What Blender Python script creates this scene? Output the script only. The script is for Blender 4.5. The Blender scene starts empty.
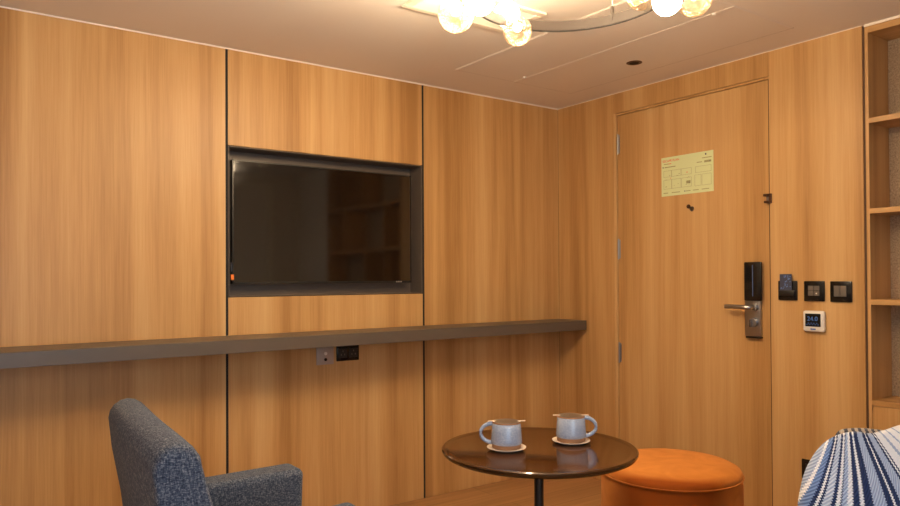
import bpy, bmesh, math, random
from mathutils import Vector, Matrix
sc = bpy.context.scene
PI = math.pi
H = 2.1177          # ceiling height; floor z = 0, eye height 1.1177
EYE = 1.1177
# ------------------------------------------------------------------ camera
cam_d = bpy.data.cameras.new('camera'); cam = bpy.data.objects.new('camera', cam_d)
sc.collection.objects.link(cam); sc.camera = cam
yaw, pitch, roll = -0.946045290, 0.0109751017, 0.00550281221
F = Vector((math.sin(yaw)*math.cos(pitch), math.cos(yaw)*math.cos(pitch), math.sin(pitch)))
R0 = Vector((math.cos(yaw), -math.sin(yaw), 0)); D0 = F.cross(R0)
RV = R0*math.cos(roll) + D0*math.sin(roll); DV = -R0*math.sin(roll) + D0*math.cos(roll)
CAM = Vector((3.05948, -2.9994, EYE))
M = Matrix((RV, -DV, -F)).transposed().to_4x4(); M.translation = CAM
cam.matrix_world = M
FPX, CY = 717.413, 271.069
cam_d.sensor_width = 36; cam_d.sensor_fit = 'HORIZONTAL'; cam_d.lens = FPX*36/900
cam_d.shift_y = (CY-253)/900; cam_d.clip_start = 0.02
# ------------------------------------------------------------------ world, daylight, exposure
w = bpy.data.worlds.new('sky'); sc.world = w; w.use_nodes = True
w.node_tree.nodes['Background'].inputs[0].default_value = (0.55, 0.72, 1, 1)
w.node_tree.nodes['Background'].inputs[1].default_value = 0.6
sc.view_settings.view_transform = 'Standard'; sc.view_settings.look = 'None'
sc.view_settings.gamma = 1; sc.view_settings.use_curve_mapping = False
sc.view_settings.exposure = -0.07
BULB = 192.0        # emission of the opal globes
CORE = 100.0       # emission of the small lamps inside the clear globes
BULB_COL = (1.0, 0.755, 0.48)
def area(name, loc, rot, sx, sy, power, col):
    l = bpy.data.lights.new(name, 'AREA'); l.shape = 'RECTANGLE'; l.size = sx; l.size_y = sy
    l.energy = power; l.color = col
    o = bpy.data.objects.new(name, l); sc.collection.objects.link(o); o.location = loc; o.rotation_euler = rot
    return o
# daylight entering by the window in the side wall, next to the camera
area('window_daylight', (3.70, -2.75, 1.20), (0, PI/2, 0), 1.5, 1.4, 24, (0.62, 0.80, 1.0))

# ------------------------------------------------------------------ helpers
def link(o): sc.collection.objects.link(o); return o
def obj(name, bm, mat, parent=None, smooth=False, loc=None):
    me = bpy.data.meshes.new(name); bm.normal_update(); bm.to_mesh(me); bm.free()
    if smooth:
        for p in me.polygons: p.use_smooth = True
        if smooth is not True: me.set_sharp_from_angle(angle=math.radians(smooth))
    for m in (mat if isinstance(mat, (list, tuple)) else [mat]): me.materials.append(m)
    o = link(bpy.data.objects.new(name, me)); o.parent = parent
    if loc: o.location = loc
    return o
def thing(name, label, cat, loc=(0, 0, 0), rz=0, group=None):
    o = link(bpy.data.objects.new(name, None)); o.location = loc; o.rotation_euler = (0, 0, rz)
    o.empty_display_size = .05
    return tag(o, label, cat, group)
def tag(o, label, cat, group=None):
    o['label'] = label; o['category'] = cat
    if group: o['group'] = group
    return o
def struct(o): o['kind'] = 'structure'; return o
def copy_tree(o, parent=None):
    c = o.copy(); link(c); c.parent = parent
    for ch in list(o.children): copy_tree(ch, c)
    return c
def add_box(bm, x0, x1, y0, y1, z0, z1, bev=0, seg=2):
    t = bmesh.new()
    vs = [t.verts.new((x, y, z)) for x in (x0, x1) for y in (y0, y1) for z in (z0, z1)]
    for f in ((0,1,3,2),(4,6,7,5),(0,4,5,1),(2,3,7,6),(0,2,6,4),(1,5,7,3)): t.faces.new([vs[i] for i in f])
    if bev: bmesh.ops.bevel(t, geom=list(t.edges), offset=bev, segments=seg, profile=.5, affect='EDGES')
    bmesh.ops.recalc_face_normals(t, faces=list(t.faces)); merge(bm, t); return bm
def merge(bm, t):
    me = bpy.data.meshes.new('tmp'); t.to_mesh(me); t.free(); bm.from_mesh(me); bpy.data.meshes.remove(me)
def box(x0, x1, y0, y1, z0, z1, bev=0, seg=2): return add_box(bmesh.new(), x0, x1, y0, y1, z0, z1, bev, seg)
def hexa(corners, bev=0, seg=3):
    """8 corners in order (x0y0z0, x0y0z1, x0y1z0, x0y1z1, x1...)"""
    t = bmesh.new(); vs = [t.verts.new(c) for c in corners]
    for f in ((0,1,3,2),(4,6,7,5),(0,4,5,1),(2,3,7,6),(0,2,6,4),(1,5,7,3)): t.faces.new([vs[i] for i in f])
    bmesh.ops.recalc_face_normals(t, faces=list(t.faces))
    if bev: bmesh.ops.bevel(t, geom=list(t.edges), offset=bev, segments=seg, profile=.5, affect='EDGES')
    return t
def lathe(prof, n=48, bm=None, cx=0, cy=0):
    bm = bm or bmesh.new(); rings = []
    for r, z in prof:
        if r < 1e-6: rings.append([bm.verts.new((cx, cy, z))])
        else: rings.append([bm.verts.new((cx+r*math.cos(2*PI*i/n), cy+r*math.sin(2*PI*i/n), z)) for i in range(n)])
    for a, b in zip(rings, rings[1:]):
        for i in range(n):
            j = (i+1) % n
            if len(a) == 1 and len(b) == 1: continue
            if len(a) == 1: bm.faces.new((a[0], b[i], b[j]))
            elif len(b) == 1: bm.faces.new((a[i], b[0], a[j]))
            else: bm.faces.new((a[i], b[i], b[j], a[j]))
    bmesh.ops.recalc_face_normals(bm, faces=list(bm.faces)); return bm
def tube(pts, rad, n=12, bm=None, closed=False, flat=None):
    bm = bm or bmesh.new(); pts = [Vector(p) for p in pts]; N = len(pts); rings = []
    up = Vector((0, 0, 1))
    for i, p in enumerate(pts):
        a = pts[(i-1) % N] if closed or i else p; b = pts[(i+1) % N] if closed or i < N-1 else p
        t = (b-a).normalized(); s = t.cross(up)
        if s.length < 1e-3: s = Vector((1, 0, 0))
        s.normalize(); u = s.cross(t).normalized()
        r = rad(i/(N-1)) if callable(rad) else rad
        rings.append([bm.verts.new(p + s*math.cos(2*PI*k/n)*r + u*math.sin(2*PI*k/n)*r*(flat or 1)) for k in range(n)])
    for i in range(N if closed else N-1):
        a, b = rings[i], rings[(i+1) % N]
        for k in range(n): bm.faces.new((a[k], a[(k+1) % n], b[(k+1) % n], b[k]))
    if not closed: bm.faces.new(rings[0]); bm.faces.new(rings[-1])
    bmesh.ops.recalc_face_normals(bm, faces=list(bm.faces)); return bm
def sphere(c, r, u=32, v=20, bm=None):
    bm = bm or bmesh.new(); bmesh.ops.create_uvsphere(bm, u_segments=u, v_segments=v, radius=r, matrix=Matrix.Translation(c)); return bm
def text(name, s, size, mat, parent, mtx, depth=.0004):
    cu = bpy.data.curves.new(name, 'FONT'); cu.body = s; cu.size = size; cu.extrude = depth
    o = bpy.data.objects.new(name, cu); sc.collection.objects.link(o)
    dg = bpy.context.evaluated_depsgraph_get(); me = bpy.data.meshes.new_from_object(o.evaluated_get(dg))
    bpy.data.objects.remove(o); me.materials.clear(); me.materials.append(mat)
    q = link(bpy.data.objects.new(name, me)); q.parent = parent; q.matrix_local = mtx; return q
# ------------------------------------------------------------------ materials
def mat(name, col, rough=.5, metal=0, **kw):
    m = bpy.data.materials.new(name); m.use_nodes = True; b = m.node_tree.nodes['Principled BSDF']
    b.inputs['Base Color'].default_value = (*col, 1); b.inputs['Roughness'].default_value = rough; b.inputs['Metallic'].default_value = metal
    for k, v in kw.items(): b.inputs[k.replace('_', ' ')].default_value = v
    nt = m.node_tree; L = nt.links          # light procedural wear so that nothing is perfectly uniform
    tc = nt.nodes.new('ShaderNodeTexCoord'); n = nt.nodes.new('ShaderNodeTexNoise'); n.inputs['Scale'].default_value = 35
    L.new(tc.outputs['Object'], n.inputs['Vector']); mr = nt.nodes.new('ShaderNodeMapRange')
    mr.inputs['To Min'].default_value = max(0, rough-.04); mr.inputs['To Max'].default_value = min(1, rough+.04)
    L.new(n.outputs['Fac'], mr.inputs['Value']); L.new(mr.outputs['Result'], b.inputs['Roughness'])
    return m
def N(nt, t, **k):
    n = nt.nodes.new(t)
    for a, v in k.items(): setattr(n, a, v)
    return n
def ramp(nt, stops, interp='LINEAR'):
    r = nt.nodes.new('ShaderNodeValToRGB'); r.color_ramp.interpolation = interp; e = r.color_ramp.elements
    e[0].position, e[0].color = stops[0][0], (*stops[0][1], 1); e[1].position, e[1].color = stops[-1][0], (*stops[-1][1], 1)
    for p, c in stops[1:-1]: q = e.new(p); q.color = (*c, 1)
    return r
def wood(name, dark, mid, light, grain='z', rough=.42, sc_=1.0, spec=.35):
    m = bpy.data.materials.new(name); m.use_nodes = True; nt = m.node_tree; L = nt.links; b = nt.nodes['Principled BSDF']
    tc = N(nt, 'ShaderNodeTexCoord'); oi = N(nt, 'ShaderNodeObjectInfo')
    add = N(nt, 'ShaderNodeVectorMath', operation='ADD'); comb = N(nt, 'ShaderNodeMath', operation='MULTIPLY'); comb.inputs[1].default_value = 37
    L.new(oi.outputs['Random'], comb.inputs[0]); L.new(tc.outputs['Object'], add.inputs[0]); L.new(comb.outputs[0], add.inputs[1])
    def noise(s_across, s_along, detail, rgh=.55, dist=0):
        mp = N(nt, 'ShaderNodeMapping'); s = [s_across]*3; s['xyz'.index(grain)] = s_along; mp.inputs['Scale'].default_value = s
        n = N(nt, 'ShaderNodeTexNoise'); n.inputs['Scale'].default_value = sc_; n.inputs['Detail'].default_value = detail
        n.inputs['Roughness'].default_value = rgh; n.inputs['Distortion'].default_value = dist
        L.new(add.outputs[0], mp.inputs[0]); L.new(mp.outputs[0], n.inputs[0]); return n.outputs['Fac']
    a = noise(6, .22, 3, .55, .4); c = noise(30, .6, 4, .55, .2); f = noise(190, 5, 2)
    mx = N(nt, 'ShaderNodeMath', operation='MULTIPLY_ADD'); mx.inputs[1].default_value = .40; L.new(c, mx.inputs[0])
    m0 = N(nt, 'ShaderNodeMath', operation='MULTIPLY'); m0.inputs[1].default_value = 1.25; L.new(a, m0.inputs[0]); L.new(m0.outputs[0], mx.inputs[2])
    m2 = N(nt, 'ShaderNodeMath', operation='MULTIPLY_ADD'); m2.inputs[1].default_value = .28; L.new(f, m2.inputs[0]); L.new(mx.outputs[0], m2.inputs[2])
    r = ramp(nt, [(.0, dark), (.5, mid), (1.0, light)])
    mr = N(nt, 'ShaderNodeMapRange'); mr.inputs['From Min'].default_value = .70; mr.inputs['From Max'].default_value = 1.23
    L.new(m2.outputs[0], mr.inputs[0]); L.new(mr.outputs[0], r.inputs[0]); L.new(r.outputs[0], b.inputs['Base Color'])
    b.inputs['Roughness'].default_value = rough; b.inputs['Specular IOR Level'].default_value = spec
    bp = N(nt, 'ShaderNodeBump'); bp.inputs['Strength'].default_value = .04; bp.inputs['Distance'].default_value = .001
    L.new(f, bp.inputs['Height']); L.new(bp.outputs[0], b.inputs['Normal'])
    return m
WD, WM, WL = (.385, .198, .065), (.545, .312, .118), (.65, .410, .180)
M_wood = wood('oak_laminate', WD, WM, WL)
M_woody = wood('oak_laminate_shelf', WD, WM, WL, 'x')
M_floor = None
def floor_mat():
    m = wood('oak_floor', (.24, .120, .045), (.42, .225, .092), (.54, .305, .140), 'y', .45, 1.0)
    nt = m.node_tree; L = nt.links; b = nt.nodes['Principled BSDF']; tc = N(nt, 'ShaderNodeTexCoord')
    mp = N(nt, 'ShaderNodeMapping'); mp.inputs['Rotation'].default_value = (0, 0, PI/2); br = N(nt, 'ShaderNodeTexBrick')
    br.inputs['Scale'].default_value = 1; br.inputs['Brick Width'].default_value = 1.3; br.inputs['Row Height'].default_value = .16
    br.inputs['Mortar Size'].default_value = .0012; br.inputs['Color1'].default_value = (1, 1, 1, 1); br.inputs['Color2'].default_value = (.8, .78, .76, 1)
    br.inputs['Mortar'].default_value = (.3, .25, .2, 1)
    L.new(tc.outputs['Object'], mp.inputs[0]); L.new(mp.outputs[0], br.inputs[0])
    src = b.inputs['Base Color'].links[0].from_socket; mx = N(nt, 'ShaderNodeMix', data_type='RGBA', blend_type='MULTIPLY'); mx.inputs[0].default_value = 1
    L.new(src, mx.inputs[6]); L.new(br.outputs[0], mx.inputs[7]); L.new(mx.outputs[2], b.inputs['Base Color']); return m
M_floor = floor_mat()
def weave(name, c1, c2, c3, scale=700, rough=.9, bump=.5, stops=None):
    """tweed: crossing fine threads of three colours"""
    m = bpy.data.materials.new(name); m.use_nodes = True; nt = m.node_tree; L = nt.links; b = nt.nodes['Principled BSDF']
    tc = N(nt, 'ShaderNodeTexCoord')
    def nz(s):
        mp = N(nt, 'ShaderNodeMapping'); mp.inputs['Scale'].default_value = s; n = N(nt, 'ShaderNodeTexNoise')
        n.inputs['Scale'].default_value = 1; n.inputs['Detail'].default_value = 2; n.inputs['Roughness'].default_value = .7
        L.new(tc.outputs['Object'], mp.inputs[0]); L.new(mp.outputs[0], n.inputs[0]); return n.outputs['Fac']
    s = scale; a = nz((s, s*.25, s)); c = nz((s*.3, s, s*.3))
    ad = N(nt, 'ShaderNodeMath', operation='ADD'); L.new(a, ad.inputs[0]); L.new(c, ad.inputs[1])
    hf = N(nt, 'ShaderNodeMath', operation='MULTIPLY'); hf.inputs[1].default_value = .5; L.new(ad.outputs[0], hf.inputs[0])
    r = ramp(nt, [(.36, c1), (.5, c2), (.64, c3)]); L.new(hf.outputs[0], r.inputs[0]); L.new(r.outputs[0], b.inputs['Base Color'])
    b.inputs['Roughness'].default_value = rough; b.inputs['Sheen Weight'].default_value = .08
    b.inputs['Specular IOR Level'].default_value = .2
    bp = N(nt, 'ShaderNodeBump'); bp.inputs['Strength'].default_value = bump; bp.inputs['Distance'].default_value = .002
    L.new(hf.outputs[0], bp.inputs['Height']); L.new(bp.outputs[0], b.inputs['Normal']); return m
M_tweed = weave('blue_grey_tweed', (.013, .019, .034), (.052, .067, .102), (.22, .23, .25), 420)
M_rattan = weave('woven_back', (.16, .105, .06), (.42, .30, .19), (.55, .42, .28), 500)
M_beigeweave = weave('beige_weave', (.2, .18, .16), (.42, .38, .34), (.62, .58, .52), 420)
M_ceiling = mat('ceiling_paint', (.88, .82, .76), .85)
M_trim = mat('cream_trim', (.92, .84, .72), .6)
M_plain = mat('warm_wall_paint', (.74, .68, .60), .8)
M_gap = mat('dark_gap', (.012, .010, .009), .8)
M_niche = mat('bronze_niche', (.125, .095, .072), .5)
M_frame = mat('bronze_edge', (.11, .085, .07), .45)
M_counter = mat('taupe_shelf', (.098, .078, .062), .38)
M_screen = mat('tv_screen', (.0045, .0035, .003), .06, Specular_IOR_Level=.9)
M_tvb = mat('tv_bezel', (.012, .011, .010), .3)
M_orange = mat('orange_tag', (.85, .20, .02), .5)
M_black = mat('black_gloss', (.008, .007, .007), .18)
M_blackm = mat('black_satin', (.012, .010, .009), .4)
M_grey = mat('grey_glass_button', (.14, .12, .10), .3)
M_steel = mat('brushed_steel', (.42, .42, .43), .34, 1)
M_steeld = mat('dark_steel', (.20, .18, .17), .35, 1)
M_bronze = mat('brown_bronze', (.10, .05, .03), .35, .8)
M_ringm = mat('grey_ring', (.024, .015, .010), .6, 0)
M_silverp = mat('silver_plate', (.42, .36, .31), .4, .3)
M_white = mat('white_plastic', (.80, .76, .70), .35)
M_cream = mat('cream_ceramic', (.80, .68, .56), .35)
M_table = mat('espresso_lacquer', (.055, .020, .005), .08, Specular_IOR_Level=.5)
M_post = mat('black_post', (.010, .009, .009), .35)
M_clay = mat('bare_clay', (.30, .15, .07), .75)
M_paper = mat('green_paper', (.70, .78, .44), .55)
M_inkr = mat('red_ink', (.75, .12, .04), .6)
M_inkg = mat('olive_ink', (.36, .36, .16), .6)
M_inkd = mat('dark_ink', (.06, .06, .10), .6)
M_blueled = mat('blue_digits', (.06, .14, .40), .4, Emission_Color=(.25, .5, 1, 1), Emission_Strength=.12)
M_blind = mat('pale_blind', (.82, .80, .76), .7)
def glaze():
    m = mat('blue_grey_glaze', (.36, .42, .52), .2, Coat_Weight=.5); nt = m.node_tree; L = nt.links; b = nt.nodes['Principled BSDF']
    tc = N(nt, 'ShaderNodeTexCoord'); n = N(nt, 'ShaderNodeTexNoise'); n.inputs['Scale'].default_value = 420; n.inputs['Detail'].default_value = 3
    r = ramp(nt, [(.3, (.22, .27, .38)), (.5, (.32, .38, .50)), (.7, (.50, .54, .62))]); L.new(tc.outputs['Object'], n.inputs[0]); L.new(n.outputs[0], r.inputs[0]); L.new(r.outputs[0], b.inputs['Base Color']); return m
M_glaze = glaze()
def velvet():
    m = mat('orange_velvet', (.62, .17, .028), .85, Sheen_Weight=.25, Sheen_Roughness=.4); nt = m.node_tree; L = nt.links; b = nt.nodes['Principled BSDF']
    b.inputs['Sheen Tint'].default_value = (1, .55, .25, 1); b.inputs['Specular IOR Level'].default_value = .15
    tc = N(nt, 'ShaderNodeTexCoord'); n = N(nt, 'ShaderNodeTexNoise'); n.inputs['Scale'].default_value = 9; n.inputs['Detail'].default_value = 5; n.inputs['Distortion'].default_value = 1
    r = ramp(nt, [(.3, (.52, .18, .030)), (.7, (.66, .25, .050))]); L.new(tc.outputs['Object'], n.inputs[0]); L.new(n.outputs[0], r.inputs[0])
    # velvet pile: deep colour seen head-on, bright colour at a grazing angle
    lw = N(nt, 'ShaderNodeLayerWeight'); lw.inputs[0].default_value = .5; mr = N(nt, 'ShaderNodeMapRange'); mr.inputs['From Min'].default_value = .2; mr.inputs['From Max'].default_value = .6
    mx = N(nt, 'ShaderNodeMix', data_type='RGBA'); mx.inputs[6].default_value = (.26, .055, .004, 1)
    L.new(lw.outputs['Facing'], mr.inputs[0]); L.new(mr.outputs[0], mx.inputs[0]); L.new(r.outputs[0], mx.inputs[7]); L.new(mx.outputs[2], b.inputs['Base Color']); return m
M_velvet = velvet()
def glass_clear(name, tint, gl=.25):
    m = bpy.data.materials.new(name); m.use_nodes = True; nt = m.node_tree; L = nt.links; nt.nodes.clear()
    o = N(nt, 'ShaderNodeOutputMaterial'); t = N(nt, 'ShaderNodeBsdfTransparent'); g = N(nt, 'ShaderNodeBsdfGlossy'); mx = N(nt, 'ShaderNodeMixShader')
    d = N(nt, 'ShaderNodeBsdfTranslucent'); d.inputs[0].default_value = (1, .86, .72, 1); mx2 = N(nt, 'ShaderNodeMixShader')
    lw = N(nt, 'ShaderNodeLayerWeight'); lw.inputs[0].default_value = .35
    nz = N(nt, 'ShaderNodeTexVoronoi'); nz.inputs['Scale'].default_value = 120; tc = N(nt, 'ShaderNodeTexCoord'); bp = N(nt, 'ShaderNodeBump')
    bp.inputs['Distance'].default_value = .004; L.new(tc.outputs['Object'], nz.inputs[0]); L.new(nz.outputs['Distance'], bp.inputs['Height']); L.new(bp.outputs[0], g.inputs['Normal'])
    t.inputs[0].default_value = (*tint, 1); g.inputs['Roughness'].default_value = .12; g.inputs[0].default_value = (1, .93, .82, 1)
    L.new(lw.outputs['Facing'], mx.inputs[0]); L.new(t.outputs[0], mx.inputs[1]); L.new(g.outputs[0], mx.inputs[2])
    mx2.inputs[0].default_value = gl; L.new(mx.outputs[0], mx2.inputs[1]); L.new(d.outputs[0], mx2.inputs[2]); L.new(mx2.outputs[0], o.inputs[0]); return m
M_globe = glass_clear('ribbed_amber_glass', (1, .90, .76), .018)
def emis(name, col, s):
    m = bpy.data.materials.new(name); m.use_nodes = True; nt = m.node_tree; nt.nodes.clear(); o = N(nt, 'ShaderNodeOutputMaterial'); e = N(nt, 'ShaderNodeEmission')
    e.inputs[0].default_value = (*col, 1); e.inputs[1].default_value = s; nt.links.new(e.outputs[0], o.inputs[0]); return m
M_opal = emis('opal_lamp', BULB_COL, BULB); M_core = emis('lamp_core', BULB_COL, CORE)
def glasspane():
    m = bpy.data.materials.new('window_glass'); m.use_nodes = True; nt = m.node_tree; nt.nodes.clear(); o = N(nt, 'ShaderNodeOutputMaterial')
    t = N(nt, 'ShaderNodeBsdfTransparent'); g = N(nt, 'ShaderNodeBsdfGlossy'); g.inputs['Roughness'].default_value = .02; mx = N(nt, 'ShaderNodeMixShader'); fr = N(nt, 'ShaderNodeFresnel')
    nt.links.new(fr.outputs[0], mx.inputs[0]); nt.links.new(t.outputs[0], mx.inputs[1]); nt.links.new(g.outputs[0], mx.inputs[2]); nt.links.new(mx.outputs[0], o.inputs[0]); return m
M_pane = glasspane()

# ------------------------------------------------------------------ room shell
XS, YR = 3.66, -3.75     # side wall, rear wall
struct(obj('floor', box(-.3, XS+.15, YR-.15, .45, -.08, 0), M_floor))
struct(obj('ceiling', box(-.3, XS+.15, YR-.15, .45, H, H+.08), M_ceiling))
# television wall (x = 0): dark carcass with wood panels and black-filled grooves
zt, zb = EYE+.580, EYE-.0715           # niche opening
y0n, y1n = -1.966, -.9665
b = bmesh.new()
add_box(b, -.30, -.02, YR, y0n-.004, 0, H); add_box(b, -.30, -.02, y1n+.004, .45, 0, H)
add_box(b, -.30, -.02, y0n-.004, y1n+.004, 0, zb-.004); add_box(b, -.30, -.02, y0n-.004, y1n+.004, zt+.004, H)
add_box(b, -.30, -.13, y0n-.004, y1n+.004, zb-.004, zt+.004)
wl = struct(obj('wall_left', b, M_gap))
for (ya, yb, za, zb_) in ((YR, -1.9795, 0, H), (-1.9685, -.9655, zt+.003, H), (-1.9685, -.9655, 0, zb-.003), (-.9545, 0, 0, H)):
    obj('wall_panel', box(-.02, 0, ya, yb, za, zb_, .0008, 1), M_wood, wl)
for ya, yb in ((-1.9795, -1.9685), (-.9655, -.9545)): obj('gap_shade_fill', box(-.02, -.0015, ya+.0003, yb-.0003, 0, H), M_gap, wl)  # black strips put the shade of the grooves into colour
b = bmesh.new()                         # bronze lining of the television niche
add_box(b, -.125, -.112, y0n, y1n, zb, zt)
add_box(b, -.112, -.002, y0n, y0n+.003, zb, zt); add_box(b, -.112, -.002, y1n-.003, y1n, zb, zt)
add_box(b, -.112, -.002, y0n, y1n, zt-.003, zt); add_box(b, -.112, -.002, y0n, y1n, zb, zb+.003)
obj('niche_lining', b, M_niche, wl)
# door wall (y = 0)
DX0, DX1, DZ = .442, 1.3182, EYE+.8905
b = bmesh.new(); add_box(b, 0, 1.7125, .042, .30, 0, H); wr = struct(obj('wall_right', b, M_gap))
for (xa, xb, za, zc) in ((0, .4235, 0, H), (.4255, DX0, 0, DZ), (.4255, DX1-.001, DZ, H), (DX1, 1.7125, 0, H)):
    obj('wall_panel', box(xa, xb, 0, .042, za, zc, .0008, 1), M_wood, wr)
struct(obj('wall_behind_shelves', box(1.7125, 2.885, .20, .30, 0, H), M_plain))
struct(obj('wall_right_end', box(2.885, XS, 0, .30, 0, H), M_plain))
struct(obj('wall_rear', box(-.02, XS+.15, YR-.15, YR, 0, H), M_plain))
# side wall with two windows
def wall_with_holes(holes):
    b = bmesh.new(); ys = [YR]+[v for h in holes for v in h[:2]]+[.30]
    for i in range(0, len(ys), 2): add_box(b, XS, XS+.15, ys[i], ys[i+1], 0, H)
    for (a, c, z0, z1) in holes: add_box(b, XS, XS+.15, a, c, 0, z0); add_box(b, XS, XS+.15, a, c, z1, H)
    return b
holes = [(-3.5, -2.0, .35, 2.0), (-.92, -.30, 1.12, 2.04)]
struct(obj('wall_side', wall_with_holes(holes), M_plain))
for k, (a, c, z0, z1) in enumerate(holes):
    b = bmesh.new(); t = .04
    add_box(b, XS-.012, XS+.06, a, a+t, z0, z1, .003); add_box(b, XS-.012, XS+.06, c-t, c, z0, z1, .003)
    add_box(b, XS-.012, XS+.06, a+t, c-t, z0, z0+t, .003); add_box(b, XS-.012, XS+.06, a+t, c-t, z1-t, z1, .003)
    wi = struct(obj('window_%d' % (k+1), b, M_trim))
    obj('pane', box(XS+.09, XS+.094, a, c, z0, z1), M_pane, wi)
    if k: obj('roller_blind', box(XS+.03, XS+.034, a+t, c-t, z0+t, z1-t), M_blind, wi)
# trims
obj('gap_shade_fill', box(1.3119, 1.3168, .006, .042, 0, DZ-.0135), mat('brown_gap', (.05, .028, .015), .8), wr)  # brown strip paints the shaded gap at the door edge
obj('door_frame_head', box(DX0+.001, DX1-.002, .004, .042, DZ-.0115, DZ-.0015), M_wood, wr)
struct(obj('trim_1', box(.0, .005, YR, 0, H-.0045, H), M_ceiling))
struct(obj('trim_2', box(1.7215, 2.88, -.002, .004, H-.009, H), M_trim))
struct(obj('trim_3', box(.006, 1.7125, -.003, 0, H-.0025, H), M_trim))
# ceiling access panels: two thin boards with fine joints
M_joint = mat('ceiling_joint', (.86, .80, .73), .8)
ap = struct(obj('trim_4', box(.31, 1.54, -.973, -.612, H-.0022, H+.001, .001, 1), M_ceiling))
obj('joint_bead', box(.31, 1.54, -.979, -.975, H-.0014, H+.001), M_joint, ap)
ap2 = struct(obj('trim_5', box(.31, 1.54, -.606, -.205, H-.0022, H+.001, .001, 1), M_ceiling))
obj('joint_bead', box(.31, 1.54, -.6115, -.6085, H-.0032, H+.001), M_joint, ap2)
M_joint2 = mat('ceiling_joint_dark', (.30, .25, .21), .9)  # dark beads stand in for thin shadow gaps
obj('joint_bead', box(.306, .309, -.979, -.200, H-.0008, H+.001), M_joint2, ap2)
obj('joint_bead', box(.306, 1.545, -.2035, -.2005, H-.0008, H+.001), M_joint2, ap2)
obj('joint_bead', box(1.541, 1.545, -.979, -.205, H-.0014, H+.001), M_joint, ap2)
for nm, x, y, lab in (('ceiling_knob', .405, -.625, 'small white round catch on the ceiling joint near the television wall'), ('ceiling_knob', 1.455, -.605, 'small white round catch on the ceiling joint beside the lamp globes')):
    tag(obj(nm, lathe([(0, H-.009), (.006, H-.009), (.0085, H-.005), (.0085, H-.002)], 20, None, x, y), M_white, None, 40), lab, 'catch')
# air vent
vt = thing('air_vent', 'white slotted air vent set in the ceiling behind the lamp globes', 'vent', (.97, -1.37, H))
b = bmesh.new()
for x0, x1, y0, y1 in ((-.125, -.095, -.245, .245), (.095, .125, -.245, .245), (-.095, .095, -.245, -.215), (-.095, .095, .215, .245)): add_box(b, x0, x1, y0, y1, -.009, -.0002, .003)
obj('frame', b, M_trim, vt)
obj('backing', box(-.095, .095, -.215, .215, -.002, -.0004), M_steeld, vt)
for k in range(10):
    x = -.083+k*.0185
    obj('slat', hexa([(x-.009, -.215, -.009), (x-.009, -.215, -.0082), (x-.009, .215, -.009), (x-.009, .215, -.0082), (x+.006, -.215, -.003), (x+.006, -.215, -.0022), (x+.006, .215, -.003), (x+.006, .215, -.0022)]), M_trim, vt)
# black recessed fitting
sp = thing('recessed_spotlight', 'small dark round recessed spotlight in the ceiling above the door', 'spotlight', (.872, -.362, H))
obj('trim_ring', lathe([(.022, -.001), (.022, -.004), (.030, -.005), (.036, -.003), (.037, -.0005)], 40), M_bronze, sp, 40)
obj('lens', lathe([(0, -.0035), (.024, -.0035), (.026, -.0005)], 32), M_gap, sp)

# ------------------------------------------------------------------ door
door = struct(obj('door_1', box(DX0+.004, 1.3115, .008, .042, .006, DZ-.0135, .001, 1), M_wood))
for zc in (EYE+.723, EYE+.156, EYE-.401):
    hb = lathe([(0, -.056), (.0042, -.055), (.0042, .055), (0, .056)], 16); add_box(hb, .003, .012, .003, .006, -.05, .05)
    obj('hinge', hb, M_steel, door, 40, (.4515, .004, zc))
# electronic lock: black reader above, steel escutcheon below
lk = thing('door_lock', 'electronic door lock with black reader and steel lever handle', 'lock', (1.241, .008, EYE))
obj('escutcheon', box(-.044, .033, -.017, 0, -.266, .035, .004), M_steel, lk, 35)
b = box(-.038, .046, -.030, -.0175, -.106, .069, .005); obj('card_reader', b, M_black, lk, 35)
obj('indicator_strip', box(.004, .007, -.0312, -.030, -.085, .055), mat('blue_strip', (.10, .16, .34), .25), lk)
obj('base_cap', box(-.036, .036, -.022, 0, -.274, -.266, .002), M_black, lk)
hd = obj('lever_handle', tube([(.006, -.019, -.135), (.006, -.045, -.135), (.0, -.058, -.135), (-.03, -.058, -.134), (-.07, -.056, -.133), (-.118, -.052, -.133)], lambda t: .0115-.002*t, 16), M_steel, lk, 60)
obj('rose', tube([(.006, -.020, -.135), (.006, -.030, -.135)], .018, 24), M_steel, lk, 40)
kb = obj('thumb_turn', tube([(.002, -.019, -.205), (.002, -.034, -.205)], .020, 28), M_steel, lk, 40)
obj('turn_grip', box(-.004, .004, -.048, -.034, -.222, -.188, .002), M_steeld, kb, 40)
# guard latch at the door edge
gl = thing('door_guard', 'small brown metal guard latch at the door edge above the handle', 'latch', (1.316, 0, EYE+.348))
obj('wall_plate', box(.002, .014, -.010, 0, -.021, .021, .002), M_bronze, gl)
obj('swing_arm', box(-.018, .006, -.020, -.010, .009, .020, .002), M_bronze, gl)
obj('lower_arm', box(-.016, .006, -.018, -.010, -.021, -.010, .002), M_bronze, gl)
obj('strike_plate', box(-.012, -.001, -.004, .009, -.021, .021, .001), M_steeld, gl)
# door viewer with swung cover
dv = thing('door_viewer', 'tiny round metal door viewer below the green plan', 'peephole', (.912, .008, EYE+.336))
obj('barrel', lathe([(0, .0), (.006, .0), (.006, .003), (.0105, .004), (.0125, .0), (.0125, -.002)], 28), M_steeld, dv, 40).rotation_euler = (PI/2, 0, 0)
o = obj('cover_disc', lathe([(0, .005), (.0095, .004), (.0105, .001), (.0105, -.003)], 28), M_bronze, dv, 40); o.rotation_euler = (PI/2, 0, 0); o.location = (-.019, 0, .013)
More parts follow.
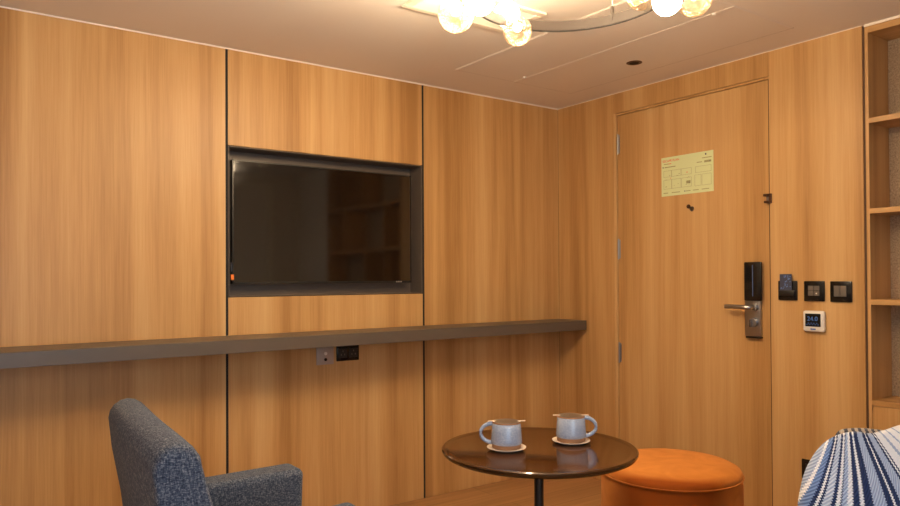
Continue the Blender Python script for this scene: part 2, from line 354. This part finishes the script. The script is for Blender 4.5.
# evacuation plan
pl = thing('evacuation_plan', 'pale green evacuation plan sheet fixed to the door', 'sign', (.735, .008, EYE+.411))
PW, PH = .299, .196
obj('sheet', box(0, PW, -.002, 0, 0, PH), M_paper, pl)
RX = Matrix.Rotation(PI/2, 4, 'X')
def ptext(s, size, m, x, z): return text('lettering', s, size, m, pl, Matrix.Translation((x, -.0022, z)) @ RX, .0002)
ptext('ESCAPE PLAN', .0165, M_inkr, .008, .172)
def thick(m_, *rects):
    b = bmesh.new()
    for x0, x1, z0, z1 in rects: add_box(b, x0, x1, -.0026, -.0019, z0, z1)
    return obj('printing', b, m_, pl)
lines = []
def rect(x0, x1, z0, z1, t=.0011):
    lines.extend([(x0, x1, z0, z0+t), (x0, x1, z1-t, z1), (x0, x0+t, z0, z1), (x1-t, x1, z0, z1)])
random.seed(4)
for (x0, x1) in ((.014, .062), (.062, .118), (.118, .178)):
    rect(x0, x1, .036, .082); rect(x0, x1, .096, .128)
    for q in range(4):
        xx = random.uniform(x0+.006, x1-.012); zz = random.uniform(.04, .118); lines.append((xx, xx+random.uniform(.003, .008), zz, zz+.0022))
rect(.196, .232, .034, .088); rect(.236, .288, .034, .088); rect(.200, .288, .098, .128)
lines += [(.016, .05, .160, .1635), (.02, .085, .1435, .148), (.238, .29, .1635, .167), (.208, .238, .1455, .149), (.25, .288, .142, .152),
          (.012, .04, .014, .0175), (.062, .11, .0135, .017), (.145, .172, .0135, .017), (.186, .218, .0135, .017), (.235, .275, .0135, .017), (.148, .172, .052, .066)]
thick(M_inkg, *lines); 
for q in ((.008, .014, .1435, .149), (.026, .030, .1435, .148), (.255, .262, .178, .186), (.136, .142, .0135, .018), (.162, .167, .054, .058), (.279, .283, .144, .148)): thick(M_inkd, q)
for q in ((.150, .155, .105, .110), (.055, .059, .087, .091), (.040, .060, .1602, .1632)): thick(M_inkr, q)
# ------------------------------------------------------------------ wall plates on the door wall
def plate(name, label, cat, x, z, wd, hg):
    t = thing(name, label, cat, (x, 0, z)); obj('plate', box(-wd/2, wd/2, -.009, 0, -hg/2, hg/2, .003), M_black, t, 35); return t
t = plate('key_card_holder', 'black key card holder plate with a card in its slot', 'card holder', 1.3995, EYE-.058, .084, .084)
obj('card_slot', box(-.034, .034, -.020, -.009, -.024, .002, .003), M_blackm, t, 35)
kc = obj('key_card', box(-.027, .027, -.0165, -.0150, -.018, .071, .0007), mat('card_face', (.05, .06, .10), .3), None); kc.location = (1.3965, 0, EYE-.058)
tag(kc, 'dark patterned key card standing in the black wall holder', 'card')
b = bmesh.new(); random.seed(2)
for k in range(26):
    x = random.uniform(-.024, .020); z = random.uniform(.006, .062); add_box(b, x, x+.004, -.0170, -.0165, z, z+.003)
obj('printed_dots', b, mat('card_dots', (.15, .28, .62), .4), kc)
t = plate('light_switch', 'black light switch plate with four small grey buttons', 'switch', 1.5145, EYE-.0595, .086, .085)
for i in range(2):
    for j in range(2): obj('button', box(-.024+i*.0245, -.001+i*.0245, -.0115, -.009, -.019+j*.0215, .001+j*.0215, .001), M_grey, t)
obj('indicator', box(.009, .014, -.0122, -.0115, -.012, -.007), M_white, t)
t = plate('light_switch', 'black light switch plate with two tall grey rockers, farthest from door', 'switch', 1.6235, EYE-.0605, .086, .085)
for i in range(2): obj('rocker', box(-.026+i*.0255, -.002+i*.0255, -.0125, -.009, -.020, .024, .001), M_grey, t)
th = thing('thermostat', 'white square thermostat with black screen under the switch plates', 'thermostat', (1.516, 0, EYE-.185))
obj('housing', box(-.0445, .0445, -.022, 0, -.044, .044, .009, 4), M_white, th, 40)
obj('display', box(-.032, .032, -.0235, -.0215, -.022, .032, .002), M_black, th)
text('digits', '24.0', .026, M_blueled, th, Matrix.Translation((-.024, -.0238, .002)) @ RX, .0001)
b = bmesh.new(); random.seed(8)
for k in range(9): x = -.026+k*.0058; add_box(b, x, x+.003, -.0241, -.0236, -.016+.006*(k % 2), -.012+.006*(k % 2))
obj('display_icons', b, M_blueled, th)
obj('name_strip', box(-.011, .011, -.0225, -.0218, -.036, -.030), mat('blue_print', (.06, .14, .45), .5), th)
lo = thing('socket_plate', 'black socket plate low on the wood wall behind the striped cushion', 'socket', (1.496, 0, EYE-.813))
obj('plate', box(-.043, .043, -.009, 0, -.043, .043, .003), M_black, lo, 35); obj('insert', box(-.026, .026, -.0105, -.009, -.026, .026, .001), M_blackm, lo)

# ------------------------------------------------------------------ bookcase
bx0, bx1, by = 1.7215, 2.88, .176
obj('gap_shade_fill', box(1.7127, 1.7213, .005, .19, 0, H-.003), mat('brown_gap', (.10, .05, .025), .8), wr)  # brown strip fills the gap, toned like its shade
bk = thing('bookcase', 'built-in oak bookcase with open shelves at the right edge', 'bookcase', (bx0, 0, 0))
def bl(name, x0, x1, y0, y1, z0, z1, m=M_wood, bev=.0006): return obj(name, box(x0-bx0, x1-bx0, y0, y1, z0, z1, bev, 1), m, bk)
T = .0125
ztop = EYE+.9875
bl('side_panel', bx0, bx0+T, .002, .196, 0, H-.009); bl('side_panel', bx1-T, bx1, .002, .196, 0, H-.009)
bl('top_panel', bx0+T, bx1-T, .002, .196, EYE+.966, H-.009, M_woody)
bl('back_panel', bx0+T, bx1-T, by, by+.008, .02, EYE+.966, M_rattan)
sz = [EYE+.6275, EYE+.2692, EYE-.0905, EYE-.4865]
for k, z in enumerate(sz): bl('shelf', bx0+T, bx1-T, .002, by, z-.0205, z, M_woody)
for x, z0, z1 in ((2.02, sz[1], sz[0]-.02), (2.60, sz[1], sz[0]-.02), (2.36, sz[0], EYE+.966), (2.62, sz[0], EYE+.966), (2.02, sz[2], sz[1]-.02), (2.31, sz[2], sz[1]-.02), (2.2, sz[3], sz[2]-.02), (2.6, sz[3], sz[2]-.02)):
    bl('divider', x, x+.012, .004, by, z0, z1)
dw = (bx1-bx0-2*T)/2
for k in range(2):
    d = bl('cabinet_door', bx0+T+.003+k*dw, bx0+T+k*dw+dw-.003, .002, .020, .06, sz[3]-.0225)
bl('plinth', bx0+T, bx1-T, .03, .045, 0, .058)

# ------------------------------------------------------------------ wall shelf below the television
zs = EYE-.238
ws = obj('wall_shelf', hexa([(.001, -3.72, zs-.053), (.001, -3.72, zs), (.001, -.003, zs-.053), (.001, -.003, zs), (.262, -3.72, zs-.053), (.262, -3.72, zs), (.229, -.012, zs-.053), (.229, -.012, zs)], .0012, 1), M_counter)
tag(ws, 'long taupe grey shelf running along the wood wall below the television', 'shelf')
t = thing('aerial_socket', 'silver aerial socket plate under the grey shelf', 'socket', (0, -1.5165, EYE-.350))
obj('plate', box(0, .008, -.0435, .0435, -.0455, .0435, .002), M_silverp, t, 35)
for z, m_, nm in ((.006, M_white, 'white_jack'), (-.022, M_black, 'black_jack')):
    o = obj(nm, lathe([(0, .004), (.006, .004), (.0075, .002), (.0075, 0)], 24), m_, t, 40); o.rotation_euler = (0, PI/2, 0); o.location = (.008, .001, z)
t = thing('power_socket', 'black power socket plate beside the silver one under the shelf', 'socket', (0, -1.3985, EYE-.3485))
obj('plate', box(0, .009, -.059, .059, -.037, .037, .003), M_black, t, 35)
for yy in (-.028, .028):
    o = obj('outlet', box(.009, .0108, yy-.022, yy+.022, -.022, .022, .001), M_blackm, t)
    b = bmesh.new()
    for a, c in ((0, .010), (-.009, -.006), (.009, -.006)): add_box(b, .0108, .0112, yy+a-.002, yy+a+.002, c-.004, c+.004)
    obj('slots', b, M_grey, o)

# ------------------------------------------------------------------ television
tv = thing('television', 'wide black flat television in the dark wall niche', 'television', (-.045, -1.4710, EYE+.2565))
TW, TH = .928, .548
obj('casing', box(-.045, -.004, -TW/2, TW/2, -TH/2, TH/2, .003), M_tvb, tv, 35)
# screen: very slightly bowed sheet of glass
b = bmesh.new(); nx, nz = 24, 14; g = []
for i in range(nx+1):
    for j in range(nz+1):
        u, v = i/nx*2-1, j/nz*2-1
        g.append(b.verts.new((.0005-.0022*(1-u*u)*.4-.0008*(1-v*v)-.0006*math.sin(u*5), u*(TW/2-.006), v*(TH/2-.007)+.002)))
for i in range(nx):
    for j in range(nz): b.faces.new((g[i*(nz+1)+j], g[(i+1)*(nz+1)+j], g[(i+1)*(nz+1)+j+1], g[i*(nz+1)+j+1]))
obj('screen', b, M_screen, tv, True)
b = bmesh.new(); y, z = TW/2, TH/2
add_box(b, -.004, .002, -y, -y+.005, -z, z); add_box(b, -.004, .002, y-.005, y, -z, z); add_box(b, -.004, .002, -y, y, z-.004, z); add_box(b, -.004, .002, -y, y, -z, -z+.010)
obj('bezel', b, M_tvb, tv)
b = bmesh.new()
for k in range(3): add_box(b, .002, .0028, .372+k*.0125, .381+k*.0125, -z+.002, -z+.008)
obj('badge', b, M_silverp, tv)
obj('sticker', box(-.004, .004, -y-.008, -y+.006, -z+.018, -z+.042, .001), M_orange, tv)
obj('wall_mount', box(-.066, -.045, -.2, .2, -.15, .15), M_blackm, tv)
obj('side_buttons', box(-.02, -.008, -y-.004, -y, -z+.055, -z+.095, .001), M_steeld, tv)

# ------------------------------------------------------------------ ring lamp
RC = Vector((1.6144, -1.5352, EYE+.80)); RR = .2798
ch = thing('ring_chandelier', 'grey ring chandelier with clusters of glowing glass globes', 'chandelier', RC)
b = bmesh.new(); n = 96; rings = []
for i in range(n):
    a = 2*PI*i/n; c, s = math.cos(a), math.sin(a)
    rings.append([b.verts.new((r*c, r*s, z)) for r, z in ((RR-.0015, 0), (RR+.0065, 0), (RR+.0065, .031), (RR-.0015, .031))])
for i in range(n):
    A, B = rings[i], rings[(i+1) % n]
    for k in range(4): b.faces.new((A[k], B[k], B[(k+1) % 4], A[(k+1) % 4]))
bmesh.ops.recalc_face_normals(b, faces=list(b.faces)); obj('ring', b, M_ringm, ch, 40)
obj('under_edge', tube([((RR+.0025)*math.cos(2*PI*i/96), (RR+.0025)*math.sin(2*PI*i/96), -.001) for i in range(96)], .003, 8, None, True), M_gap, ch, True)
hz = H-RC.z
for ax, ay in ((-.0796, .2736), (-.20, -.20), (.27, -.09)):
    q = Vector((ax, ay, 0)).normalized()*(RR+.002)
    cb = obj('cable', tube([(q.x, q.y, .045), (q.x*.98, q.y*.98, hz-.004)], .0013, 8), M_white, ch)
    obj('cable_clip', tube([(q.x, q.y, .010), (q.x, q.y, .055)], .0055, 14), M_ringm, cb, 40)
    obj('ceiling_cup', lathe([(0, hz-.014), (.012, hz-.012), (.014, hz)], 24, None, q.x*.98, q.y*.98), M_ringm, cb, 40)
opal = [((1.422, -1.704, .810), .040), ((1.314, -1.510, .847), .040), ((1.796, -1.335, .774), .040), ((1.222, -1.661, .897), .035),
        ((1.62, -1.90, .84), .04), ((1.50, -1.87, .80), .04)]  # these near-side globes are out of view, added for their light
clear = [((1.302, -1.704, .808), .055), ((1.385, -1.529, .768), .045), ((1.659, -1.277, .849), .045), ((1.728, -1.114, .853), .055), ((1.73, -1.93, .88), .05)]  # last globe is out of view, added for its light
def stem(c, r, kind):
    """short arm and socket from the ring to the globe"""
    c = Vector(c)+Vector((0, 0, EYE))-RC; fl = Vector((c.x, c.y, 0))
    q = fl.normalized()*(RR+.003); q.z = .016
    d = (c-q)
    if d.length < r: return q, None
    e = c-d.normalized()*(r*.93)
    sm = obj('socket_arm', tube([q, q.lerp(e, .5), e], .0042, 10), M_ringm, ch, 40)
    obj('socket', tube([e-d.normalized()*.014, e+d.normalized()*.004], .011, 20), M_ringm, sm, 40)
    return q, e
for c, r in opal:
    stem(c, r, 0); obj('opal_globe', sphere(Vector(c)+Vector((0, 0, EYE))-RC, r, 24, 16), M_opal, ch, True)
for c, r in clear:
    stem(c, r, 1); p = Vector(c)+Vector((0, 0, EYE))-RC
    gb = obj('glass_globe', sphere(p, r), M_globe, ch, True)
    obj('lamp', sphere(p+Vector((0, 0, .012)), r*.30, 20, 12), M_core, gb, True)

# ------------------------------------------------------------------ round table
zt_ = EYE-.52; tc_ = (1.421, -1.485)
tb = thing('side_table', 'round dark brown lacquered table on a thin black post', 'table', (*tc_, 0))
obj('tabletop', lathe([(0, zt_-.022), (.26, zt_-.022), (.282, zt_-.020), (.294, zt_-.014), (.2985, zt_-.007), (.2985, zt_-.002), (.295, zt_+.001), (.289, zt_+.001), (.282, zt_-.0005), (.272, zt_-.003), (0, zt_-.003)], 128), M_table, tb, 40)
obj('post', lathe([(0, .012), (.0145, .012), (.0145, zt_-.022), (0, zt_-.022)], 32), M_post, tb, 40)
obj('base', lathe([(0, 0), (.20, 0), (.203, .004), (.20, .009), (.03, .013), (.018, .03), (0, .03)], 64), M_post, tb, 40)
obj('mount_plate', lathe([(0, zt_-.028), (.05, zt_-.028), (.05, zt_-.022), (0, zt_-.022)], 32), M_post, tb, 40)
ztt = zt_-.003
# mugs with saucers and drip lids
def mug(label, x, y, rz, grp=None):
    m_ = thing('coffee_mug', label, 'mug', (x, y, ztt+.0066), rz)
    prof = [(0, .0), (.0385, .0), (.0415, .002), (.0425, .013)]
    obj('clay_foot', lathe(prof+[(0, .013)], 56), M_clay, m_, 50)
    obj('body', lathe([(.0425, .013), (.0455, .016), (.0452, .024), (.0435, .045), (.0410, .0735), (.0395, .0750), (.0375, .0735), (.0385, .045), (.0395, .018), (0, .016)], 56), M_glaze, m_, 50)
    obj('rim', lathe([(.0412, .0722), (.0412, .0748), (.0400, .0765), (.0385, .0760), (.0378, .0738)], 56), M_clay, m_, 50)
    pts = []
    for k in range(15):
        a = PI*(.97-1.94*k/14)*.5; r = .034
        pts.append((.041+ r*1.12*math.cos(a)-.004+ (0 if k < 8 else 0), 0, .043+.028*math.sin(a)))
    pts = [(.037, 0, .070)]+pts[1:-1]+[(.039, 0, .016)]
    obj('handle', tube(pts, lambda t: .0058-.0012*math.sin(PI*t), 14, flat=1.15), M_glaze, m_, 60)
    m_.scale = (1.055, 1.055, 1.055)
    ld = obj('drip_lid', lathe([(0, .0800), (.014, .0796), (.030, .0780), (.0385, .0766), (.0385, .0760), (0, .0765)], 48), M_steel, m_, 50)
    bw = math.radians(54)-rz
    b = box(-.054, .054, -.005, .005, .0768, .0777, .0003); bmesh.ops.rotate(b, verts=b.verts, matrix=Matrix.Rotation(bw, 3, 'Z')); obj('lid_tab', b, M_cream, ld)
    return m_
def saucer(label, x, y):
    s = obj('saucer', lathe([(0, .0015), (.034, .0), (.040, .001), (.052, .0055), (.0595, .0085), (.0600, .0100), (.0585, .0103), (.050, .0082), (.042, .0062), (0, .0060)], 64), M_cream, None, 50, (x, y, ztt+.0001))
    tag(s, label, 'saucer'); return s

s1, s2 = (1.376, -1.576), (1.428, -1.352)
saucer('cream saucer under the left mug on the round table', *s1)
saucer('cream saucer under the right mug on the round table', *s2)
mug('speckled blue-grey mug with drip lid, handle pointing left', s1[0], s1[1], math.radians(-128))
mug('speckled blue-grey mug with drip lid, handle pointing right', s2[0], s2[1], math.radians(52))

# ------------------------------------------------------------------ ottoman
oz = EYE-.664
ot = thing('ottoman', 'round orange velvet ottoman behind the dark table', 'ottoman', (1.424, -.849, 0))
Ro = .2445
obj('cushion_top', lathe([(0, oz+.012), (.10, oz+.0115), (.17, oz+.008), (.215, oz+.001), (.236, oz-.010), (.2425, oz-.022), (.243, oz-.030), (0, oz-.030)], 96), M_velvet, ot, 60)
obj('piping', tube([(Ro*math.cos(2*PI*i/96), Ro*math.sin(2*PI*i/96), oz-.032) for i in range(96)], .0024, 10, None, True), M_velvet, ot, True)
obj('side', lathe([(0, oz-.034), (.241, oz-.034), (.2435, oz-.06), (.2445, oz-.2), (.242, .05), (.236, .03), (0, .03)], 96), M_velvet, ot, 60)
obj('base_ring', lathe([(0, 0), (.215, 0), (.215, .031), (0, .031)], 64), M_blackm, ot, 40)

# ------------------------------------------------------------------ armchair and sofa
def soft(name, corners, bev, m_, parent, seg=5):
    o = obj(name, hexa(corners, bev, seg), m_, parent, 50); return o
ac = thing('armchair', 'blue-grey tweed armchair in the lower left corner', 'armchair', (1.27, -2.35, 0))
def loc(cs): return [(x-1.27, y+2.35, z) for x, y, z in cs]
zT = EYE-.312
# backrest: lofted, curved cross-section
def loft(sections, bm=None, cap=True):
    bm = bm or bmesh.new(); rs = [[bm.verts.new(p) for p in s] for s in sections]; n = len(rs[0])
    for a, b_ in zip(rs, rs[1:]):
        for k in range(n): bm.faces.new((a[k], a[(k+1) % n], b_[(k+1) % n], b_[k]))
    if cap: bm.faces.new(rs[0]); bm.faces.new(rs[-1])
    bmesh.ops.recalc_face_normals(bm, faces=list(bm.faces)); return bm
def back_section(t, inset=0):
    """t 0..1 from far side to near side; closed profile in y-z"""
    x = .925+t*.690; bow = -.012*math.sin(PI*t); yr = -2.618-.045*t+bow
    top = zT - .010*abs(2*t-1)**3 - inset*.7
    P = []
    prof = [(.105, .10, 0), (.055, .40, 0), (.036, .55, 0), (.014, .67, 0)]
    for a, z, _ in prof: P.append((x, yr+a+inset*.5, z))
    rad_ = .048
    for k in range(9):
        a = PI - PI*k/8
        P.append((x, yr+.052+(rad_-inset*.4)*math.cos(a)+.002, top-rad_+(rad_-inset*.3)*math.sin(a)))
    for a, z in ((.116, .69), (.145, .60), (.165, .50), (.185, .40), (.22, .10)): P.append((x, yr+a-inset*.5, z))
    return [(px-1.27, py+2.35, pz) for px, py, pz in P]
ts = [0, .004, .012, .026, .05, .15, .3, .45, .6, .75, .85, .95, .974, .988, .996, 1]
ins = [.018, .010, .004, .001, 0, 0, 0, 0, 0, 0, 0, 0, .001, .004, .010, .018]
obj('backrest', loft([back_section(t, i) for t, i in zip(ts, ins)]), M_tweed, ac, 70)
# seam piping down the near side of the backrest
def arm(x0, x1, zr, zf, yb=-2.083, nm='armrest'):
    ya = -2.48
    o = soft(nm, loc([(x0+.01, ya, .15), (x0, ya, zr), (x0+.01, yb-.01, .15), (x0, yb, zf), (x1-.01, ya, .15), (x1, ya, zr), (x1-.01, yb-.01, .15), (x1, yb, zf)]), .022, M_tweed, ac)
    sy = [(x1-.006 if x0 < 1.2 else x0+.006, ya+(yb-.03-ya)*k/8, zr-.010+(zf-zr)*k/8) for k in range(9)]
    obj('seam', tube(loc(sy), .0022, 8), M_tweed, o, True)
arm(.925, 1.035, EYE-.573, EYE-.571); arm(1.505, 1.615, EYE-.543, EYE-.529, -2.18)
soft('seat_cushion', loc([(1.037, -2.50, .27), (1.037, -2.50, .41), (1.037, -2.045, .27), (1.037, -2.045, .43), (1.503, -2.50, .27), (1.503, -2.50, .41), (1.503, -2.105, .27), (1.503, -2.105, .43)]), .035, M_tweed, ac)
soft('seat_frame', loc([(1.03, -2.50, .15), (1.03, -2.50, .268), (1.03, -2.07, .15), (1.03, -2.07, .268), (1.51, -2.50, .15), (1.51, -2.50, .268), (1.51, -2.13, .15), (1.51, -2.13, .268)]), .012, M_tweed, ac)
for lx in (.98, 1.56):
    for ly, dy in ((-2.44, -.03), (-2.13, .02)):
        obj('leg', lathe([(0, 0), (.010, 0), (.017, .152), (0, .152)], 20), M_blackm, ac, 40, (lx-1.27, ly+2.35-(.05 if lx > 1.3 and ly > -2.3 else 0), 0))

# sofa at the right, facing the camera side
SX, SY = 2.13, -1.66
so = thing('sofa', 'grey tweed sofa under the striped cushions at the lower right', 'sofa', (SX, SY, 0))
def sbox(nm, x0, x1, y0, y1, z0, z1, bv=.03, m_=None): return soft(nm, [(x-SX, y-SY, z) for x in (x0, x1) for y in (y0, y1) for z in (z0, z1)], bv, m_ or M_greyw, so)
M_greyw = weave('grey_tweed', (.10, .11, .12), (.25, .26, .27), (.46, .46, .45), 420)
sbox('armrest', 2.05, 2.108, -1.50, -.662, .14, EYE-.60, .022); sbox('armrest', 3.40, 3.50, -1.56, -.68, .14, EYE-.545)
sbox('backrest', 2.110, 3.398, -.76, -.66, .14, .60)
sbox('seat_base', 2.110, 3.398, -1.52, -.762, .14, .30, .012)
sbox('seat_cushion', 2.112, 2.799, -1.58, -.765, .302, .40); sbox('seat_cushion', 2.801, 3.396, -1.55, -.765, .302, .40)
for lx in (2.16, 3.44):
    for ly in (-1.50, -.74): obj('leg', lathe([(0, 0), (.011, 0), (.018, .142), (0, .142)], 20), M_blackm, so, 40, (lx-SX, ly-SY, 0))

# ------------------------------------------------------------------ cushions
def stripes(name, stops, BL=None):
    """stripes run along the cushion, gathered at its pinched corner; follows the cloth's own UV"""
    m = bpy.data.materials.new(name); m.use_nodes = True; nt = m.node_tree; L = nt.links; b = nt.nodes['Principled BSDF']
    uv = N(nt, 'ShaderNodeUVMap'); uv.uv_map = 'cloth'; sp_ = N(nt, 'ShaderNodeSeparateXYZ'); L.new(uv.outputs[0], sp_.inputs[0])
    # serrated knit edges: saw offset along the stripe
    wv = N(nt, 'ShaderNodeMath', operation='MULTIPLY'); wv.inputs[1].default_value = 1100; L.new(sp_.outputs[1], wv.inputs[0])
    sn = N(nt, 'ShaderNodeMath', operation='SINE'); L.new(wv.outputs[0], sn.inputs[0])
    ma = N(nt, 'ShaderNodeMath', operation='MULTIPLY_ADD'); ma.inputs[1].default_value = .0022; L.new(sn.outputs[0], ma.inputs[0]); L.new(sp_.outputs[0], ma.inputs[2])
    col = None
    BL = BL or {'W': (.80, .80, .82), 'L': (.36, .43, .58), 'B': (.16, .24, .44), 'D': (.016, .032, .095), 'G': (.50, .55, .66)}
    r = ramp(nt, [(p, BL[c]) for p, c in stops], 'CONSTANT'); L.new(ma.outputs[0], r.inputs[0])
    # knit texture
    wx = N(nt, 'ShaderNodeTexWave', wave_type='BANDS', bands_direction='DIAGONAL'); wx.inputs['Scale'].default_value = 60; wx.inputs['Distortion'].default_value = .5
    L.new(uv.outputs[0], wx.inputs[0])
    mx = N(nt, 'ShaderNodeMix', data_type='RGBA', blend_type='OVERLAY'); mx.inputs[0].default_value = .28
    L.new(r.outputs[0], mx.inputs[6]); L.new(wx.outputs[0], mx.inputs[7]); L.new(mx.outputs[2], b.inputs['Base Color'])
    bp = N(nt, 'ShaderNodeBump'); bp.inputs['Strength'].default_value = .5; bp.inputs['Distance'].default_value = .003
    L.new(wx.outputs[0], bp.inputs['Height']); L.new(bp.outputs[0], b.inputs['Normal'])
    b.inputs['Roughness'].default_value = .9; b.inputs['Specular IOR Level'].default_value = .15; b.inputs['Sheen Weight'].default_value = .2
    return m
def sc01(s): return (s+.7)/2.4
seq = [(-.70, 'L'), (-.50, 'W'), (-.47, 'B'), (-.415, 'D'), (-.385, 'W'), (-.368, 'D'), (-.350, 'G'), (-.290, 'D'), (-.262, 'W'), (-.240, 'D'), (-.222, 'L'), (-.185, 'W'), (-.155, 'D'), (-.105, 'W'), (-.075, 'D'),
       (-.015, 'L'), (.095, 'D'), (.145, 'W'), (.17, 'D'), (.212, 'L'), (.31, 'D'), (.336, 'W'), (.353, 'D'), (.378, 'W'), (.50, 'L'), (.54, 'W'), (.66, 'L'), (.70, 'W'), (.86, 'L'), (.90, 'W'), (1.2, 'L'), (1.3, 'W')]
M_stripe = stripes('striped_knit', [(0, seq[0][1])]+[(sc01(p), c) for p, c in seq[1:]])
def cushion(name, outline, apex, O, ex, ey, thick_, m_, label, fan=(25, 1/116.), nr=22, rimdark=False):
    """outline: closed list of 2D points in cm-like units on the plane O + u*ex + v*ey; puffed to both sides"""
    pts = [Vector((p[0], p[1])) for p in outline]; n = len(pts)
    # resample smoothly (Catmull-Rom)
    fine = []
    for i in range(n):
        p0, p1, p2, p3 = pts[i-1], pts[i], pts[(i+1) % n], pts[(i+2) % n]
        for k in range(6):
            t = k/6; fine.append(.5*((2*p1)+(-p0+p2)*t+(2*p0-5*p1+4*p2-p3)*t*t+(-p0+3*p1-3*p2+p3)*t**3))
    cx = sum(p.x for p in fine)/len(fine); cy = sum(p.y for p in fine)/len(fine); cen = Vector((cx, cy)); nz_ = ex.cross(ey).normalized()
    bm = bmesh.new(); uvl = bm.loops.layers.uv.new('cloth'); info = {}
    def vert(p, h):
        co = O + ex*p.x + ey*p.y + nz_*h; v = bm.verts.new(co)
        dy = max(apex[1]-p.y, -.2); s = (p.x-apex[0])/(dy+fan[0]); s = s*fan[1]*(.84 if s < 0 else 1)
        info[v] = (sc01(s), math.hypot(p.x-apex[0], p.y-apex[1])); return v
    rims = [vert(p, 0) for p in fine]
    for side in (1, -1):
        prev = rims
        for j in range(1, nr+1):
            k = 1-j/nr; f = math.sin(math.acos(k)) if k < 1 else 0; h = thick_*(1-k**2.4)**.62
            if j == nr: c = vert(cen, side*thick_); cur = None
            else:
                cur = []
                for q in fine:
                    p = cen+(q-cen)*k; d = (q-Vector(apex)).length; da = (p-Vector(apex)).length
                    hh = h*min(1, (da/(.16))**.7 if da < .16 else 1)
                    # gathers radiating from the pinched corner
                    ang = math.atan2(p.y-apex[1], p.x-apex[0]); hh += .0045*math.sin(ang*17)*math.exp(-da/.12)*(1-k)
                    cur.append(vert(p, side*hh))
            for i in range(len(fine)):
                i2 = (i+1) % len(fine)
                if cur: bm.faces.new((prev[i], prev[i2], cur[i2], cur[i]))
                else: bm.faces.new((prev[i], prev[i2], c))
            prev = cur
    for f in bm.faces:
        for l in f.loops: l[uvl].uv = info[l.vert]
    bmesh.ops.recalc_face_normals(bm, faces=list(bm.faces))
    o = obj(name, bm, m_, None, True); tag(o, label, 'cushion'); return o
D1 = 1.62; PXM = D1/FPX
O1 = CAM + (F + RV*((857-450)/FPX) + DV*((433-CY)/FPX))*D1
ex = (RV*.97-F*.10); ex.z = 0; ex.normalize(); ey = Vector((0, 0, 1)) + Vector((-F.x, -F.y, 0))*-.14; ey.normalize()
out = [(-1, 1.5), (-14, -1), (-27, -8), (-38, -20), (-47, -36), (-53, -54), (-57, -75), (-58, -100), (-55, -130), (-51, -150), (-44, -158), (-28, -160), (20, -157), (80, -157), (115, -159), (136, -154), (137, -130), (135, -90), (140, -30), (146, 10), (140, 22), (110, 20), (70, 14), (43, 9), (25, 3), (12, 0)]
out = [(a*PXM*(1.1 if a < 0 else 1), b_*PXM) for a, b_ in out]
cushion('striped_cushion', out, (0, .0), O1, ex, ey, .062, M_stripe, 'blue and white striped knit cushion in the lower right corner', fan=(43*PXM, 1.0))
# second cushion leaning behind it
def beads():
    return stripes('beige_striped_knit', [(0, 'W')]+[(.02+.032*k, ('D', 'G')[k % 2]) for k in range(29)]+[(.99, 'G')], {'W': (.45, .38, .31), 'G': (.42, .36, .30), 'D': (.04, .04, .06)})
O2 = Vector((2.165, -1.12, EYE-.383)); ex2 = Vector((.72, .694, 0)); ey2 = Vector((.05, .18, 1)).normalized()
out2 = [(.02, .0), (.10, -.004), (.22, -.012), (.36, -.010), (.40, -.04), (.39, -.2), (.40, -.325), (.3, -.331), (.1, -.329), (0, -.331), (-.02, -.30), (-.02, -.12), (-.022, -.02)]
cushion('woven_cushion', out2, (0, 6.0), O2, ex2, ey2, .055, beads(), 'beige and dark woven cushion peeking out behind the striped one', fan=(0, 60.0))
